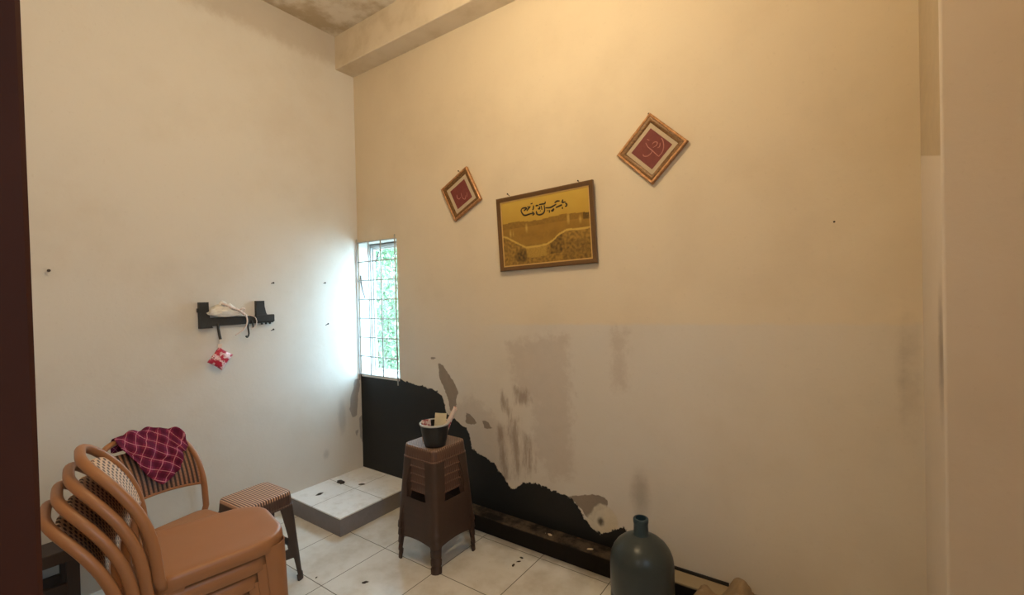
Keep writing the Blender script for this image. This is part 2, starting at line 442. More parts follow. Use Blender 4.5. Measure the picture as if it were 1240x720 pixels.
# reveals of the window opening
d = .141
for q in ([(WX0,YB,WZ0),(WX0,YB+d,WZ0),(WX0,YB+d,WZ1),(WX0,YB,WZ1)], [(WX1,YB,WZ0),(WX1,YB,WZ1),(WX1,YB+d,WZ1),(WX1,YB+d,WZ0)],
          [(WX0,YB,WZ1),(WX0,YB+d,WZ1),(WX1,YB+d,WZ1),(WX1,YB,WZ1)], [(WX0,YB,WZ0),(WX1,YB,WZ0),(WX1,YB+d,WZ0),(WX0,YB+d,WZ0)]):
    bm.faces.new([bm.verts.new(p) for p in q]).material_index = 1
M['reveal'] = plain('white_reveal_plaster', (224,222,216), .7)
o = struct(obj('wall_back', bm, [M['wall_back'], M['reveal']], smooth=False, normals=False))

us = gridlines((-.2,1.8,.1),(1.8,2.26,.012)); vs = gridlines((0,.9,.014),(.9,ZC+.03,.1))
PATCH = [[(2.171,0.808),(2.208,0.808),(2.214,0.762),(2.196,0.677),(2.184,0.528),(2.14,0.52),(2.118,0.593),(2.131,0.69),(2.154,0.748)],[(2.160,0.407),(2.196,0.415),(2.178,0.355)],[(2.20,.50),(2.226,.52),(2.226,.30),(2.21,.34)]]
bm = wall_grid(us, vs, lambda u, v: (XA, u, v), None, [
    ('patch', lambda u, v: best(PATCH)(u, v) if u > 1.9 and v < 1 else -.3),
    ('damp', lambda u, v: v-3.20+.0*u),
    ('smudge', lambda u, v: max(ell(u, v, 1.911, .302, .02, .03), ell(u, v, 2.05, .55, .03, .12)))])
struct(obj('wall_left', bm, M['wall_left'], smooth=False, normals=False))

bm = bmesh.new(); box(bm, XA-.05, 1.6, -3.2, 2.5, -.06, 0); struct(obj('floor', bm, M['floor'], smooth=False))
bm = bmesh.new(); box(bm, XA-.05, 1.6, -3.2, 2.3, ZC, ZC+.08); struct(obj('ceiling', bm, M['ceiling'], smooth=False))
bm = bmesh.new(); box(bm, XA-.02, .3, 2.07, YB+.02, 3.172, ZC+.02, .006); struct(obj('trim_1', bm, M['beam'], smooth=False))
# the cement ledge along the foot of the back wall, with its black painted top line
bm = bmesh.new(); box(bm, -2.44, .285, 2.127, YB+.01, 0, .1, .005); ledge = struct(obj('baseboard_back', bm, M['ledge'], smooth=False))
bm = bmesh.new(); box(bm, -.80, -.395, YB-.009, YB+.003, .098, .113, .002); struct(obj('trim_2', bm, M['black_line'], smooth=False))
# pier that juts out at the right, and the side wall beyond it
us = gridlines((1.87,2.25,.03)); vs = gridlines((0,1.8,.05),(1.8,1.96,.01),(1.96,ZC+.03,.2))
bm = wall_grid(us, vs, lambda u, v: (.277, u, v), None, [
    ('bare', lambda u, v: v-1.837-(u-1.87)*.2325), ('smudge', lambda u, v: ell(u, v, 1.9, 1.24, .035, .16))])
pf = bm.verts.layers.float
def pface(x0, x1, y):
    vv = [bm.verts.new(p) for p in ((x0,y,0),(x1,y,0),(x1,y,ZC+.03),(x0,y,ZC+.03))]
    for w in vv:
        w[pf['bare']] = -.5; w[pf['smudge']] = -.5
    bm.faces.new(vv)
# rounded plaster corner then the face
prev = (.277, 1.87)
for i in range(1, 5):
    a = PI/2*i/4; nx, ny = .277+.008*(1-math.cos(a)), 1.87-.008*math.sin(a)
    va = [bm.verts.new(p) for p in ((prev[0],prev[1],0),(nx,ny,0),(nx,ny,ZC+.03),(prev[0],prev[1],ZC+.03))]
    for w in va: w[pf['bare']] = -.5; w[pf['smudge']] = -.5
    bm.faces.new(va); prev = (nx, ny)
pface(prev[0], .66, prev[1])
struct(obj('wall_pier', bm, M['pier'], smooth=False, normals=False))
bm = bmesh.new(); box(bm, .62, .68, -3.2, .12, 0, ZC+.02); box(bm, .62, .68, .36, 1.9, 0, ZC+.02); box(bm, .62, .68, .12, .36, 0, 1.3); box(bm, .62, .68, .12, .36, 2.3, ZC+.02); struct(obj('wall_right', bm, M['wall_plain'], smooth=False))  # gap in this unseen wall is added to let in cool fill daylight
# the wall with the doorway the photograph is taken from, and the room behind it
bm = bmesh.new(); box(bm, XA-.05, -.70, -.10, .06, 0, ZC+.02); box(bm, -.70, .65, -.10, .06, 2.25, ZC+.02); box(bm, .57, .65, -.10, .06, 0, 2.25)
struct(obj('wall_front', bm, M['wall_plain'], smooth=False))
bm = bmesh.new(); box(bm, XA-.05, 1.0, -3.2, -3.1, 0, ZC+.02); box(bm, XA-.09, XA-.01, -3.2, -.05, 0, ZC+.02)
struct(obj('wall_rear', bm, M['wall_plain'], smooth=False))
# brown door jamb, very slightly bowed
bm = bmesh.new(); rings = []
for i in range(13):
    z = 2.25*i/12; t = z/2.25
    e = .0855+.0035*math.sin(PI*min(1, t*1.15))-.004*max(0, t-.55)
    rings.append([(-.715,-.12,z),(-.60,-.12,z),(-.60,-.045,z),(-.615,-.045,z),(-.615,-.03,z),(-.60,-.03,z),(-.60,e-.004,z),(-.604,e,z),(-.711,e,z),(-.715,e-.004,z)])
loft(bm, rings)
dj = struct(obj('door_1', bm, M['jamb'], smooth=False))
bm = bmesh.new(); box(bm, -.715, .615, -.12, .085, 2.25, 2.34, .004); obj('door_head', bm, M['jamb'], dj, smooth=False)
bm = bmesh.new(); box(bm, .535, .615, -.12, .085, 0, 2.25, .004); obj('door_post', bm, M['jamb'], dj, smooth=False)

# ------------------------------------------------------------------ window
win = bpy.data.objects.new('window_1', None); COL.objects.link(win); struct(win)
def rect_frame(bm, x0, x1, z0, z1, y0, y1, w, bev=.003):
    box(bm, x0, x0+w, y0, y1, z0, z1, bev); box(bm, x1-w, x1, y0, y1, z0, z1, bev)
    box(bm, x0+w, x1-w, y0, y1, z1-w, z1, bev); box(bm, x0+w, x1-w, y0, y1, z0, z0+w, bev)
bm = bmesh.new(); box(bm, WX0, WX1, 2.328, 2.366, WZ1-.032, WZ1, .002); rect_frame(bm, WX0, WX1, WZ0, WZ1, 2.328, 2.366, .014); obj('window_frame', bm, M['grey_frame'], win, smooth=False)
bm = bmesh.new(); rect_frame(bm, WX0+.012, WX1-.012, WZ0+.02, WZ1-.03, 2.345, 2.362, .015); sash = obj('sash', bm, M['white_frame'], win, smooth=False)
bm = bmesh.new(); box(bm, WX0+.024, WX1-.024, 2.351, 2.355, WZ0+.03, WZ1-.04); obj('pane', bm, M['glass'], sash, smooth=False)
bm = bmesh.new(); box(bm, WX0, WX1, 2.222, 2.335, WZ0-.012, WZ0+.012, .004); obj('sill', bm, M['reveal'], win, smooth=False)
bm = bmesh.new(); tube(bm, [(-2.935,2.325,1.735),(-2.915,2.318,1.765),(-2.895,2.314,1.80)], .006); box(bm, -2.96,-2.93,2.318,2.334,1.722,1.745,.003); obj('stay_latch', bm, M['steel'], sash)
bm = bmesh.new(); tube(bm, catmull([(-3.018,2.235,1.62),(-3.016,2.236,1.56),(-3.012,2.245,1.50),(-3.008,2.262,1.44)]), .006); obj('casement_stay', bm, M['steel'], win)
gr = bpy.data.objects.new('grille', None); COL.objects.link(gr); gr.parent = win
for i, z in enumerate((1.872,1.722,1.577,1.430,1.284,1.137,.990,.848)):
    bm = bmesh.new(); tube(bm, [(-3.036,2.217,z),(-2.58,2.217,z)], .0048, 8); obj('bar', bm, M['grille'], gr)
for x in (-3.03,-2.888,-2.743,-2.585):
    bm = bmesh.new(); tube(bm, [(x,2.210,.80 if x in (-3.03,-2.585) else .845),(x,2.210,1.90 if x in (-3.03,-2.585) else 1.875)], .0048, 8); obj('bar', bm, M['grille'], gr)

# ------------------------------------------------------------------ the yard outside the window
bm = bmesh.new(); box(bm, -14, 1, 2.45, 10, -.2, -.1); struct(obj('ground', bm, M['ground'], smooth=False))
bm = bmesh.new(); box(bm, -13, -1, 7.6, 7.75, -.1, 1.9); box(bm, -13, -1, 7.56, 7.8, 1.9, 1.98); struct(obj('garden_wall', bm, M['garden_wall'], smooth=False))
def shrub(x, y, h, r, seed, label):
    rd = random.Random(seed); t = thing('garden_shrub', label, 'shrub', (x, y, -.1), 0, 'shrubs in the yard outside the window')
    bm = bmesh.new()
    for k in range(4):
        a = rd.uniform(0, 6.28); tube(bm, catmull([(0.03*math.cos(a),0.03*math.sin(a),0),(.1*math.cos(a),.1*math.sin(a),h*.4),(r*.5*math.cos(a),r*.5*math.sin(a),h*.75)]), .014, 6)
    obj('stem', bm, M['bark'], t)
    bm = bmesh.new()
    for k in range(4200):
        a = rd.uniform(0, 6.28); zz = rd.uniform(.12, 1)*h; rr = r*math.sqrt(rd.random())*(1-.55*abs(zz/h-.5)**1.5*2)
        c = Vector((rr*math.cos(a), rr*math.sin(a), zz)); s = rd.uniform(.04, .075)
        Mx = Matrix.Translation(c) @ Matrix.Rotation(rd.uniform(0,6.28),4,'Z') @ Matrix.Rotation(rd.uniform(-1.1,1.1),4,'X')
        pts = [(0,-s,0),(s*.42,-s*.2,s*.12),(0,s,0),(-s*.42,-s*.2,s*.12)]
        vv = [bm.verts.new(Mx @ Vector(p)) for p in pts]; bm.faces.new((vv[0],vv[1],vv[2])); bm.faces.new((vv[0],vv[2],vv[3]))
    obj('foliage', bm, M['leaf'], t, smooth=False, normals=False); return t
shrub(-5.72, 4.6, 2.5, .72, 3, 'leafy green shrub close behind the window, the larger-looking one')
shrub(-7.45, 5.95, 2.9, .85, 5, 'green shrub farther off in the yard, at the left of the pane')
# ------------------------------------------------------------------ tiled platform in the corner
pl = thing('tiled_platform', 'low white tiled platform with grey sides in the corner under the window', 'platform', (-2.7425, 1.922, 0))
bm = bmesh.new(); box(bm, -.2975, .2965, -.3045, .305, 0, .104); obj('plinth', bm, M['plinth'], pl, smooth=False)
bm = bmesh.new(); box(bm, -.2975, .2975, -.3055, .305, .104, .113, .002); obj('tile_top', bm, M['ptile'], pl, smooth=False)

# ------------------------------------------------------------------ pictures
def slab_ring(bm, w, h, prof):
    """moulding: prof = [(inset, depth)...] swept round a w x h rectangle lying in the xz plane, front towards -y"""
    rings = []
    for ins, dep in prof:
        a, b = w/2-ins, h/2-ins; rings.append([(-a,-dep,-b),(a,-dep,-b),(a,-dep,b),(-a,-dep,b)])
    loft(bm, rings, False, False)
def stroke_mesh(bm, strokes, r, y, thick=.0012):
    for s in strokes:
        pts = catmull([(x, y, z) for x, z in s], 5); m = len(pts)
        rr = [r*(.55+.6*math.sin(PI*(.15+.75*i/max(1, m-1)))) for i in range(m)]
        tube(bm, pts, rr, 6, side=(0,1,0), ra=thick)
def fnoise(x, y, s): return mnoise.noise(Vector((x*s, y*s, 3.1)))*.5+.5
pw, ph = .632, .437
pic = thing('framed_picture', 'wide gold landscape picture with black lettering in a brown frame', 'picture', (-1.322, YB-.011, 1.811)); pic.rotation_euler = (math.radians(1.6), math.radians(-1.6), 0)
bm = bmesh.new(); slab_ring(bm, pw, ph, [(0,0),(0,.018),(.004,.022),(.012,.021),(.018,.016),(.024,.014),(.026,.009)]); obj('frame', bm, M['wood_frame'], pic, angle=40)
bm = bmesh.new(); slab_ring(bm, pw-.05, ph-.05, [(0,.009),(0,.012),(.006,.011),(.007,.008)]); obj('frame_lip', bm, M['gold_lip'], pic, smooth=False)
bm = bmesh.new(); iw, ih = pw-.056, ph-.056; NX, NZ = 150, 100
cl = bm.verts.layers.float_color.new('print'); V = {}
def printed(u, v):
    n = fnoise(u, v, 9); n2 = fnoise(u*1.5, v, 26); n3 = fnoise(u*1.5, v, 60)
    def c(r, g, b): return Vector(lin((r, g, b)))
    sky = c(206,166,76).lerp(c(184,142,54), min(1, max(0, (.95-v)*2+.3*n)))
    hor = .66+.012*math.sin(u*11)+.02*(fnoise(u, .3, 14)-.5)
    if v > hor: return sky
    col = c(176,132,54).lerp(c(126,88,34), n2*.7+.15)
    if v > hor-.10: col = col.lerp(c(112,78,32), .55*n3)
    if .30 < v < .58: col = c(170,126,52).lerp(c(120,84,34), .55*n+.35*n2*(1-abs(v-.44)/.14))
    for tu, tw, t0, t1 in ((.10,.016,.42,.58),(.135,.012,.44,.55),(.30,.016,.47,.64),(.775,.018,.50,.70),(.90,.016,.49,.64)):
        q_ = max(0, 1-((u-tu)/tw)**2)*max(0, min(1, (t1-v)*14, (v-t0)*14)); col = col.lerp(c(206,166,84), q_*(.5+.5*n3))
    if u > .93 and .55 < v < .66: col = col.lerp(c(54,36,18), .8*n3+.2)
    P = [(-.1,.52),(.05,.45),(.2,.325),(.28,.262),(.38,.258),(.52,.27),(.60,.32),(.66,.39),(.75,.44),(.9,.43),(1.1,.44)]
    for (a, b), (e, g) in zip(P, P[1:]):
        if a <= u <= e: vb = b+(g-b)*(u-a)/(e-a)
    if abs(v-vb) < .014: col = c(206,166,82)
    elif v < vb:
        col = c(170,128,58).lerp(c(84,58,28), min(1, max(0, (n2-.3)*1.3+.25*(n3-.4))))
        if .28 < u < .52 and v > vb-.16: col = c(196,154,72).lerp(c(150,112,48), n3)
        q_ = max(0, 1-((u-.22)/.08)**2-((v-.14)/.12)**2); col = col.lerp(c(52,36,20), min(1, q_*2)*(.55+.6*(n2-.4)))
        if .56 < u < .70 and v > .12: col = col.lerp(c(60,42,22), .55*n2+.2)
        if u > .7 and v < .3: col = col.lerp(c(74,54,30), .5*n3)
    return col
for i in range(NX+1):
    for j in range(NZ+1):
        u, v = i/NX, j/NZ; w = bm.verts.new((-iw/2+iw*u, -.0085, -ih/2+ih*v)); w[cl] = (*printed(u, v), 1); V[i, j] = w
for i in range(NX):
    for j in range(NZ): bm.faces.new((V[i,j],V[i+1,j],V[i+1,j+1],V[i,j+1]))
pr = obj('print', bm, M['print'], pic, smooth=False, normals=False)
LETTER = [[(-0.1393, 0.1366), (-0.1441, 0.1239), (-0.1332, 0.1021), (-0.1175, 0.0948), (-0.0975, 0.0969), (-0.0777, 0.0989), (-0.0526, 0.0935)], [(-0.1393, 0.1366), (-0.1292, 0.1385), (-0.1112, 0.1373), (-0.1076, 0.1318), (-0.122, 0.1239), (-0.1201, 0.1203)], [(-0.1062, 0.1182), (-0.0959, 0.1282), (-0.0834, 0.138), (-0.0805, 0.1415)], [(-0.0989, 0.1437), (-0.0876, 0.1336)], [(-0.0766, 0.1535), (-0.0629, 0.1562)], [(-0.0578, 0.1422), (-0.0606, 0.1244), (-0.0669, 0.1172)], [(-0.0713, 0.1069), (-0.0561, 0.1007)], [(-0.0685, 0.0876), (-0.0545, 0.0939)], [(-0.0444, 0.1368), (-0.0365, 0.1389), (-0.0251, 0.1371)], [(-0.0211, 0.1413), (-0.0001, 0.1413), (0.017, 0.1418), (0.0214, 0.1525)], [(-0.0299, 0.1198), (-0.0185, 0.118), (-0.0196, 0.1313)], [(-0.0081, 0.1327), (-0.0037, 0.1091)], [(-0.0421, 0.1084), (-0.0392, 0.0915), (-0.0203, 0.0839), (0.0028, 0.0887), (0.0131, 0.1034), (0.0127, 0.1327)], [(0.0194, 0.117), (0.0492, 0.114), (0.0717, 0.1201), (0.0903, 0.1267)], [(0.0279, 0.1005), (0.0322, 0.0978)], [(0.043, 0.102), (0.0439, 0.0857)], [(0.0626, 0.0894), (0.0726, 0.1023), (0.0555, 0.0937)], [(0.0798, 0.1348), (0.0948, 0.142), (0.1128, 0.1406)], [(0.0857, 0.1084), (0.1187, 0.1158), (0.126, 0.1179)], [(0.1328, 0.1452), (0.1284, 0.1302), (0.1481, 0.1301)], [(0.1271, 0.105), (0.1266, 0.094)], [(0.1459, 0.1242), (0.1544, 0.1165), (0.1522, 0.1074), (0.1432, 0.1056)], [(-0.0161, 0.1058), (-0.0131, 0.1028)], [(-0.038, 0.098), (-0.0342, 0.0955)], [(0.0555, 0.0937), (0.0683, 0.0917)]]
EMR = [[(-0.0408, -0.0191), (-0.0367, -0.0288), (-0.0188, -0.0322), (-0.0008, -0.021), (0.0053, -0.0105)], [(-0.0264, 0.0342), (-0.015, 0.0112), (0.0053, -0.0105), (0.0339, -0.0423), (0.0398, -0.0377)], [(0.05, 0.0414), (0.0583, 0.0223), (0.0594, -0.0068), (0.0515, -0.0284), (0.0368, -0.0429)], [(0.006, 0.0216), (0.0149, 0.0285), (0.0295, 0.0254), (0.0263, 0.0116), (0.0086, 0.0035)], [(0.0318, -0.0012), (0.0406, 0.0028), (0.0438, 0.0195)], [(-0.0201, 0.0506), (-0.0084, 0.0422)]]
EML = [[(-0.035, 0.0002), (-0.0316, -0.0181), (-0.0161, -0.0292), (-0.0039, -0.019)], [(0.0008, 0.0069), (0.0116, -0.0241), (0.0346, -0.0362), (0.0431, -0.011)], [(0.0512, 0.0025), (0.0543, -0.0243)]]
bm = bmesh.new(); stroke_mesh(bm, LETTER, .0047, -.0088); obj('lettering', bm, M['ink'], pr)
bm = bmesh.new(); box(bm, -pw/2+.01, pw/2-.01, -.008, -.001, -ph/2+.01, ph/2-.01); obj('backing', bm, M['wood_frame'], pic, smooth=False)

def diamond(cx, cz, side, deg, strokes, label, sink):
    t = thing('framed_picture', label, 'picture', (cx, YB-.002, cz), 0, None); a = math.radians(deg)
    t.rotation_euler = (0, -a, 0)
    s = side
    bm = bmesh.new(); slab_ring(bm, s, s, [(0,0),(0,.019),(.004,.022),(.010,.021),(.013,.017)]); obj('frame', bm, M['gilt'], t, angle=40)
    bm = bmesh.new(); slab_ring(bm, s-.025, s-.025, [(0,.017),(.006,.018),(.018,.013),(.021,.009)]); obj('inner_moulding', bm, M['carved'], t, angle=40)
    bm = bmesh.new(); b = (s-.065)/2; box(bm, -b, b, -.0095, -.002, -b, b); obj('mount', bm, M['mat'], t, smooth=False)
    b = sink/2; bm = bmesh.new(); box(bm, -b, b, -.0105, -.0094, -b, b); p = obj('panel', bm, M['velvet'], t, smooth=False)
    ca, sa = math.cos(a), math.sin(a)
    st = [[(x*ca+z*sa, -x*sa+z*ca) for x, z in q] for q in strokes]
    bm = bmesh.new(); stroke_mesh(bm, st, .0022, -.0108); obj('emblem', bm, M['emblem'], p)
    return t
diamond(-.706, 2.141, .246, 45.5, EMR, 'maroon calligraphy panel in a gilt frame hung as a diamond, upper right', .142)
diamond(-1.941, 2.098, .250, 27.2, EML, 'smaller-looking maroon panel in a tilted gilt frame, left of the gold picture', .138)

def nail(p, dirn, label, ln=.018, r=.003, group=None):
    d = Vector(dirn); b = bmesh.new(); q = Vector(p)
    tube(b, [q-d*.01, q+d*ln, q+d*(ln+.0005), q+d*(ln+.003)], [r*.55, r*.55, r*1.5, r*1.5], 10)
    return tag(obj('nail', b, M['nail'], angle=40), label, 'nail', group)
n_ = (0,-1,.35)
nail((-1.567,YB,2.036), n_, 'bent nail above the left end of the gold picture', .02)
nail((-1.101,YB,2.040), n_, 'bent nail above the right end of the gold picture', .02)
nail((-.714,YB,2.306), n_, 'nail at the top corner of the right diamond frame', .016)
nail((-1.955,YB,2.243), n_, 'nail at the upper left edge of the left diamond frame', .016)
nail((.016,YB,1.706), (0,-1,0), 'lone nail in the bare part of the back wall', .012, .0026)
e_ = (1,0,.1)
nail((XA,.496,1.607), e_, 'lone nail high on the left wall near the door frame', .016, .0045)
nail((XA,1.546,1.554), e_, 'nail above the right end of the black coat rack', .026, .0042)
nail((XA,1.925,1.557), e_, 'upper of the two nails nearest the window on left wall', .02, .004)
nail((XA,1.537,1.241), (1,-.1,.25), 'nail just below the right end of the black coat rack', .034, .0042)
nail((XA,1.935,1.249), (1,-.1,.3), 'lower of the two nails nearest the window on left wall', .034, .004)

# ------------------------------------------------------------------ coat rack on the left wall
rk = thing('coat_rack', 'broken black coat rack on the left wall', 'coat rack', (XA, 1.33, 1.32))
X = Matrix.Translation((0,0,0))
bm = bmesh.new(); box(bm, .004, .022, -.205, .215, -.024, .026, .004); box(bm, .018, .03, .10, .218, -.018, .03, .005)
for y in (.14, .165, .19): box(bm, .012, .026, y-.006, y+.006, -.034, -.018, .003)
obj('rail', bm, M['black_plastic'], rk, smooth=False)
def upright(y0, y1, z0, z1, sl):
    bm = bmesh.new(); rings = []
    for t in (0, .12, .35, .7, .95, 1):
        z = z0+(z1-z0)*t; g = (1-t)**3*sl
        rings.append([(.0,y0,z),(.026,y0,z),(.026,y1+g,z),(.0,y1+g,z)])
    loft(bm, rings); bmesh.ops.bevel(bm, geom=[e for e in bm.edges if len(e.link_faces) == 2 and e.calc_face_angle(0) > 1], offset=.003, segments=1, affect='EDGES'); return bm
obj('upright', upright(-.217, -.168, -.035, .12, .02), M['black_plastic'], rk, smooth=False)
obj('upright', upright(.105, .155, .0, .12, .035), M['black_plastic'], rk, smooth=False)
bm = bmesh.new(); box(bm, .0, .02, -.225, -.175, .06, .085, .004); obj('bracket_tab', bm, M['black_plastic'], rk, smooth=False)
def hook(y, pts, r):
    bm = bmesh.new(); tube(bm, catmull([(a, y+b, c) for a, b, c in pts]), r, 8); obj('hook', bm, M['black_plastic'], rk)
hook(-.118, [(.018,0,-.01),(.024,0,-.045),(.03,.002,-.08),(.036,.004,-.105)], .008)
hook(.045, [(.018,0,.02),(.04,.0,.005),(.045,-.004,-.04),(.045,.0,-.085),(.05,-.012,-.104),(.056,-.022,-.098)], .0055)
hook(.072, [(.018,0,0),(.03,.004,-.02),(.034,.006,-.05)], .005)
# white plastic bag resting on the rail, with a twisted handle
bg = thing('plastic_bag', 'crumpled clear white plastic bag tucked on the black coat rack', 'plastic bag', (XA, 1.26, 1.345))
bm = bmesh.new(); bmesh.ops.create_icosphere(bm, subdivisions=4, radius=1)
for v in bm.verts:
    c = v.co.copy(); y = c.y; top = .082*max(.12, (1-abs(y+.25)**2.0*.75)) if y < .9 else .01
    w = mnoise.noise(c*2.2)*.3+mnoise.noise(c*6)*.28
    v.co = Vector((.032+.026*c.x*(1+w), .103*y*(1+.3*w)-.005, max(-.0, (c.z*.5+.5))*top*(1+w)+.001))
obj('film', bm, M['bag'], bg)
bm = bmesh.new(); pts = catmull([(.045,-.035,.085),(.058,-.01,.072),(.06,.02,.055),(.058,.045,.045),(.056,.07,.03),(.05,.09,.012)], 8)
tube(bm, pts, [.0075*(1+.3*math.sin(i*1.7)) for i in range(len(pts))], 8); obj('handle', bm, M['cord'], bg)
bm = bmesh.new(); tube(bm, catmull([(.05,.055,.03),(.062,.07,.05),(.06,.088,.046),(.055,.082,.026)], 6), .005, 8); obj('knot', bm, M['cord'], bg)
bm = bmesh.new(); tube(bm, catmull([(.05,.098,.012),(.062,.10,-.03),(.062,.085,-.07),(.055,.06,-.095),(.05,.035,-.112)], 8), .0045, 8); obj('handle', bm, M['cord'], bg)
bm = bmesh.new(); tube(bm, catmull([(.05,.115,.01),(.06,.15,-.01),(.058,.155,-.055),(.05,.125,-.085)], 8), .0026, 8); obj('handle', bm, M['cord'], bg)
# red foil packet hanging from the left hook by a thread
fp = thing('foil_packet', 'red and white foil packet hanging by a corner below the coat rack', 'packet', (XA+.036, 1.212, 1.10))
bm = bmesh.new(); N = 14; a = math.radians(-37); w, h = .098, .108; ring = []
sd = {}
for s in (1, -1):
    for i in range(N+1):
        for j in range(N+1):
            u, v = i/N*2-1, j/N*2-1
            if s == -1 and (i in (0, N) or j in (0, N)): sd[s,i,j] = sd[1,i,j]; continue
            puff = .011*(1-u*u)**.5*(1-v*v)**.5*s+.003*mnoise.noise(Vector((u*3, v*3, s)))
            y, z = u*w/2*(1-.06*(1-v*v)), v*h/2*(1-.06*(1-u*u))
            sd[s,i,j] = bm.verts.new((puff, y*math.cos(a)-z*math.sin(a), y*math.sin(a)+z*math.cos(a)))
    for i in range(N):
        for j in range(N): bm.faces.new((sd[s,i,j],sd[s,i+1,j],sd[s,i+1,j+1],sd[s,i,j+1]))
obj('pouch', bm, M['foil'], fp)
bm = bmesh.new(); box(bm, -.0015, .0015, -.012, .012, .066, .088, .0008, 1); obj('corner_tab', bm, M['palepaper'], fp, smooth=False)
bm = bmesh.new(); tube(bm, [(0,0,.084),(.004,0,.115),(.0,.002,.135)], .001, 6); obj('thread', bm, M['cord'], fp)

# ------------------------------------------------------------------ stools
SH = .46
def stool(name, label, kind, group=None):
    t = thing(name, label, 'stool', (0,0,0), 0, group)
    top, rcr = .124, .028; AP = .072
    s_at = lambda z: top+.033*(SH-z)/SH
    th = .0022
    body = M['stool'] if kind == 'weave' else M['stool_dark']
    def ring(z, ins, n=6):
        s = s_at(z)-ins; r = max(.006, rcr-ins*.6)
        return [(p.x, p.y, z) for p in densify(roundpoly([(-s,-s),(s,-s),(s,s),(-s,s)], [r]*4, n), .03)]
    base = densify(roundpoly([(-.1,-.1),(.1,-.1),(.1,.1),(-.1,.1)], [.028]*4, 6), .03)
    def rg(z, ins):
        s = s_at(z)-ins; out = []
        for p in base: out.append((p.x/.1*s, p.y/.1*s, z))
        return out
    bm = bmesh.new()
    rings = [rg(SH-AP,-.003), rg(SH-AP+.006,-.003), rg(SH-AP+.01,0), rg(SH-.03,0), rg(SH-.008,.0006), rg(SH-.0025,.003), rg(SH,.009), rg(SH,.03), rg(SH,.07)]
    inner = [rg(SH-.006,.07), rg(SH-.006,.012), rg(SH-.03,th), rg(SH-AP+.01,th), rg(SH-AP,th-.003)]
    v1 = loft(bm, rings, False, True); v2 = loft(bm, inner, True, False)
    n = len(base)
    for i in range(n):
        j = (i+1) % n; bm.faces.new((v2[-1][i], v2[-1][j], v1[0][j], v1[0][i]))
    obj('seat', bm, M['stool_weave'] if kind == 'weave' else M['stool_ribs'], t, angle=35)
    def P(kq, u, z, off):
        s = s_at(z); qa = rcr*PI/4
        if abs(u) <= qa: a = PI/4+u/rcr; nx, ny = math.cos(a), math.sin(a); x, y = s-rcr+rcr*nx, s-rcr+rcr*ny
        elif u > qa: nx, ny = 0, 1; x, y = s-rcr-(u-qa), s
        else: nx, ny = 1, 0; x, y = s, s-rcr-(-u-qa)
        x, y = x+nx*off, y+ny*off; a = kq*PI/2
        return (x*math.cos(a)-y*math.sin(a), x*math.sin(a)+y*math.cos(a), z)
    for kq in range(4):
        bm = bmesh.new(); zs = [SH-AP+.006,.34,.30,.24,.20,.16,.12,.08,.035,.03,.012,.0]; nu = 14; V1, V2 = [], []
        for z in zs:
            t_ = z/(SH-AP); w = .026+.046*t_**1.3+(.016 if .14 < z < .22 else 0)
            flare = .004 if z < .032 else 0
            if z < .032: w += .004
            us_ = [-w+2*w*i/nu for i in range(nu+1)]
            V1.append([bm.verts.new(P(kq, u, z, flare)) for u in us_]); V2.append([bm.verts.new(P(kq, u, z, -th-flare)) for u in us_])
        for a in range(len(zs)-1):
            for i in range(nu):
                bm.faces.new((V1[a][i],V1[a+1][i],V1[a+1][i+1],V1[a][i+1])); bm.faces.new((V2[a][i],V2[a][i+1],V2[a+1][i+1],V2[a+1][i]))
            for i in (0, nu): bm.faces.new((V1[a][i],V2[a][i],V2[a+1][i],V1[a+1][i]))
        for a in (0, len(zs)-1):
            for i in range(nu): bm.faces.new((V1[a][i],V1[a][i+1],V2[a][i+1],V2[a][i]))
        obj('leg', bm, body, t, angle=40)
    for kq in range(4):   # one rail per side, with a slightly arched lower edge
        bm = bmesh.new(); n = 14; V1, V2 = [], []
        for i in range(n+1):
            q = i/n*2-1; cols1, cols2 = [], []
            for m_ in range(4):
                z0 = .124+.012*(1-q*q); z1 = .182-.003*(1-q*q); z = z0+(z1-z0)*m_/3; s = s_at(z); x = q*(s-rcr*1.2); a = kq*PI/2
                for L, off in ((cols1, -.0004), (cols2, -th-.0006)):
                    y = s+off; L.append(bm.verts.new((x*math.cos(a)-y*math.sin(a), x*math.sin(a)+y*math.cos(a), z)))
            V1.append(cols1); V2.append(cols2)
        for i in range(n):
            for m_ in range(3):
                bm.faces.new((V1[i][m_],V1[i][m_+1],V1[i+1][m_+1],V1[i+1][m_])); bm.faces.new((V2[i][m_],V2[i+1][m_],V2[i+1][m_+1],V2[i][m_+1]))
            for m_ in (0, 3): bm.faces.new((V1[i][m_],V1[i+1][m_],V2[i+1][m_],V2[i][m_]))
        for i in (0, n):
            for m_ in range(3): bm.faces.new((V1[i][m_],V1[i][m_+1],V2[i][m_+1],V2[i][m_]))
        obj('stretcher', bm, body, t, angle=40)
    return t
st = stool('plastic_stool', 'single brown plastic stool with tan ribbed top beside the chairs', 'ribs')
st.location = (-2.405, 1.115, 0); st.rotation_euler = (0,0,math.radians(3))
SX, SY, SROT, PITCH = -1.835, 1.822, math.radians(-2), .043
sk = stool('plastic_stool', 'bottom brown stool of the stack by the back wall', 'weave', 'stacked brown stools')
sk.location = (SX, SY, 0); sk.rotation_euler = (0,0,SROT)
for i, l in enumerate(('second brown stool up in the stack by the back wall', 'middle brown stool in the stack of five by the back wall', 'brown stool just under the topmost one of the stack', 'topmost brown stool of the stack, carrying the black pot')):
    dup(sk, (SX, SY, PITCH*(i+1)), SROT, l)
ZT = SH+PITCH*4

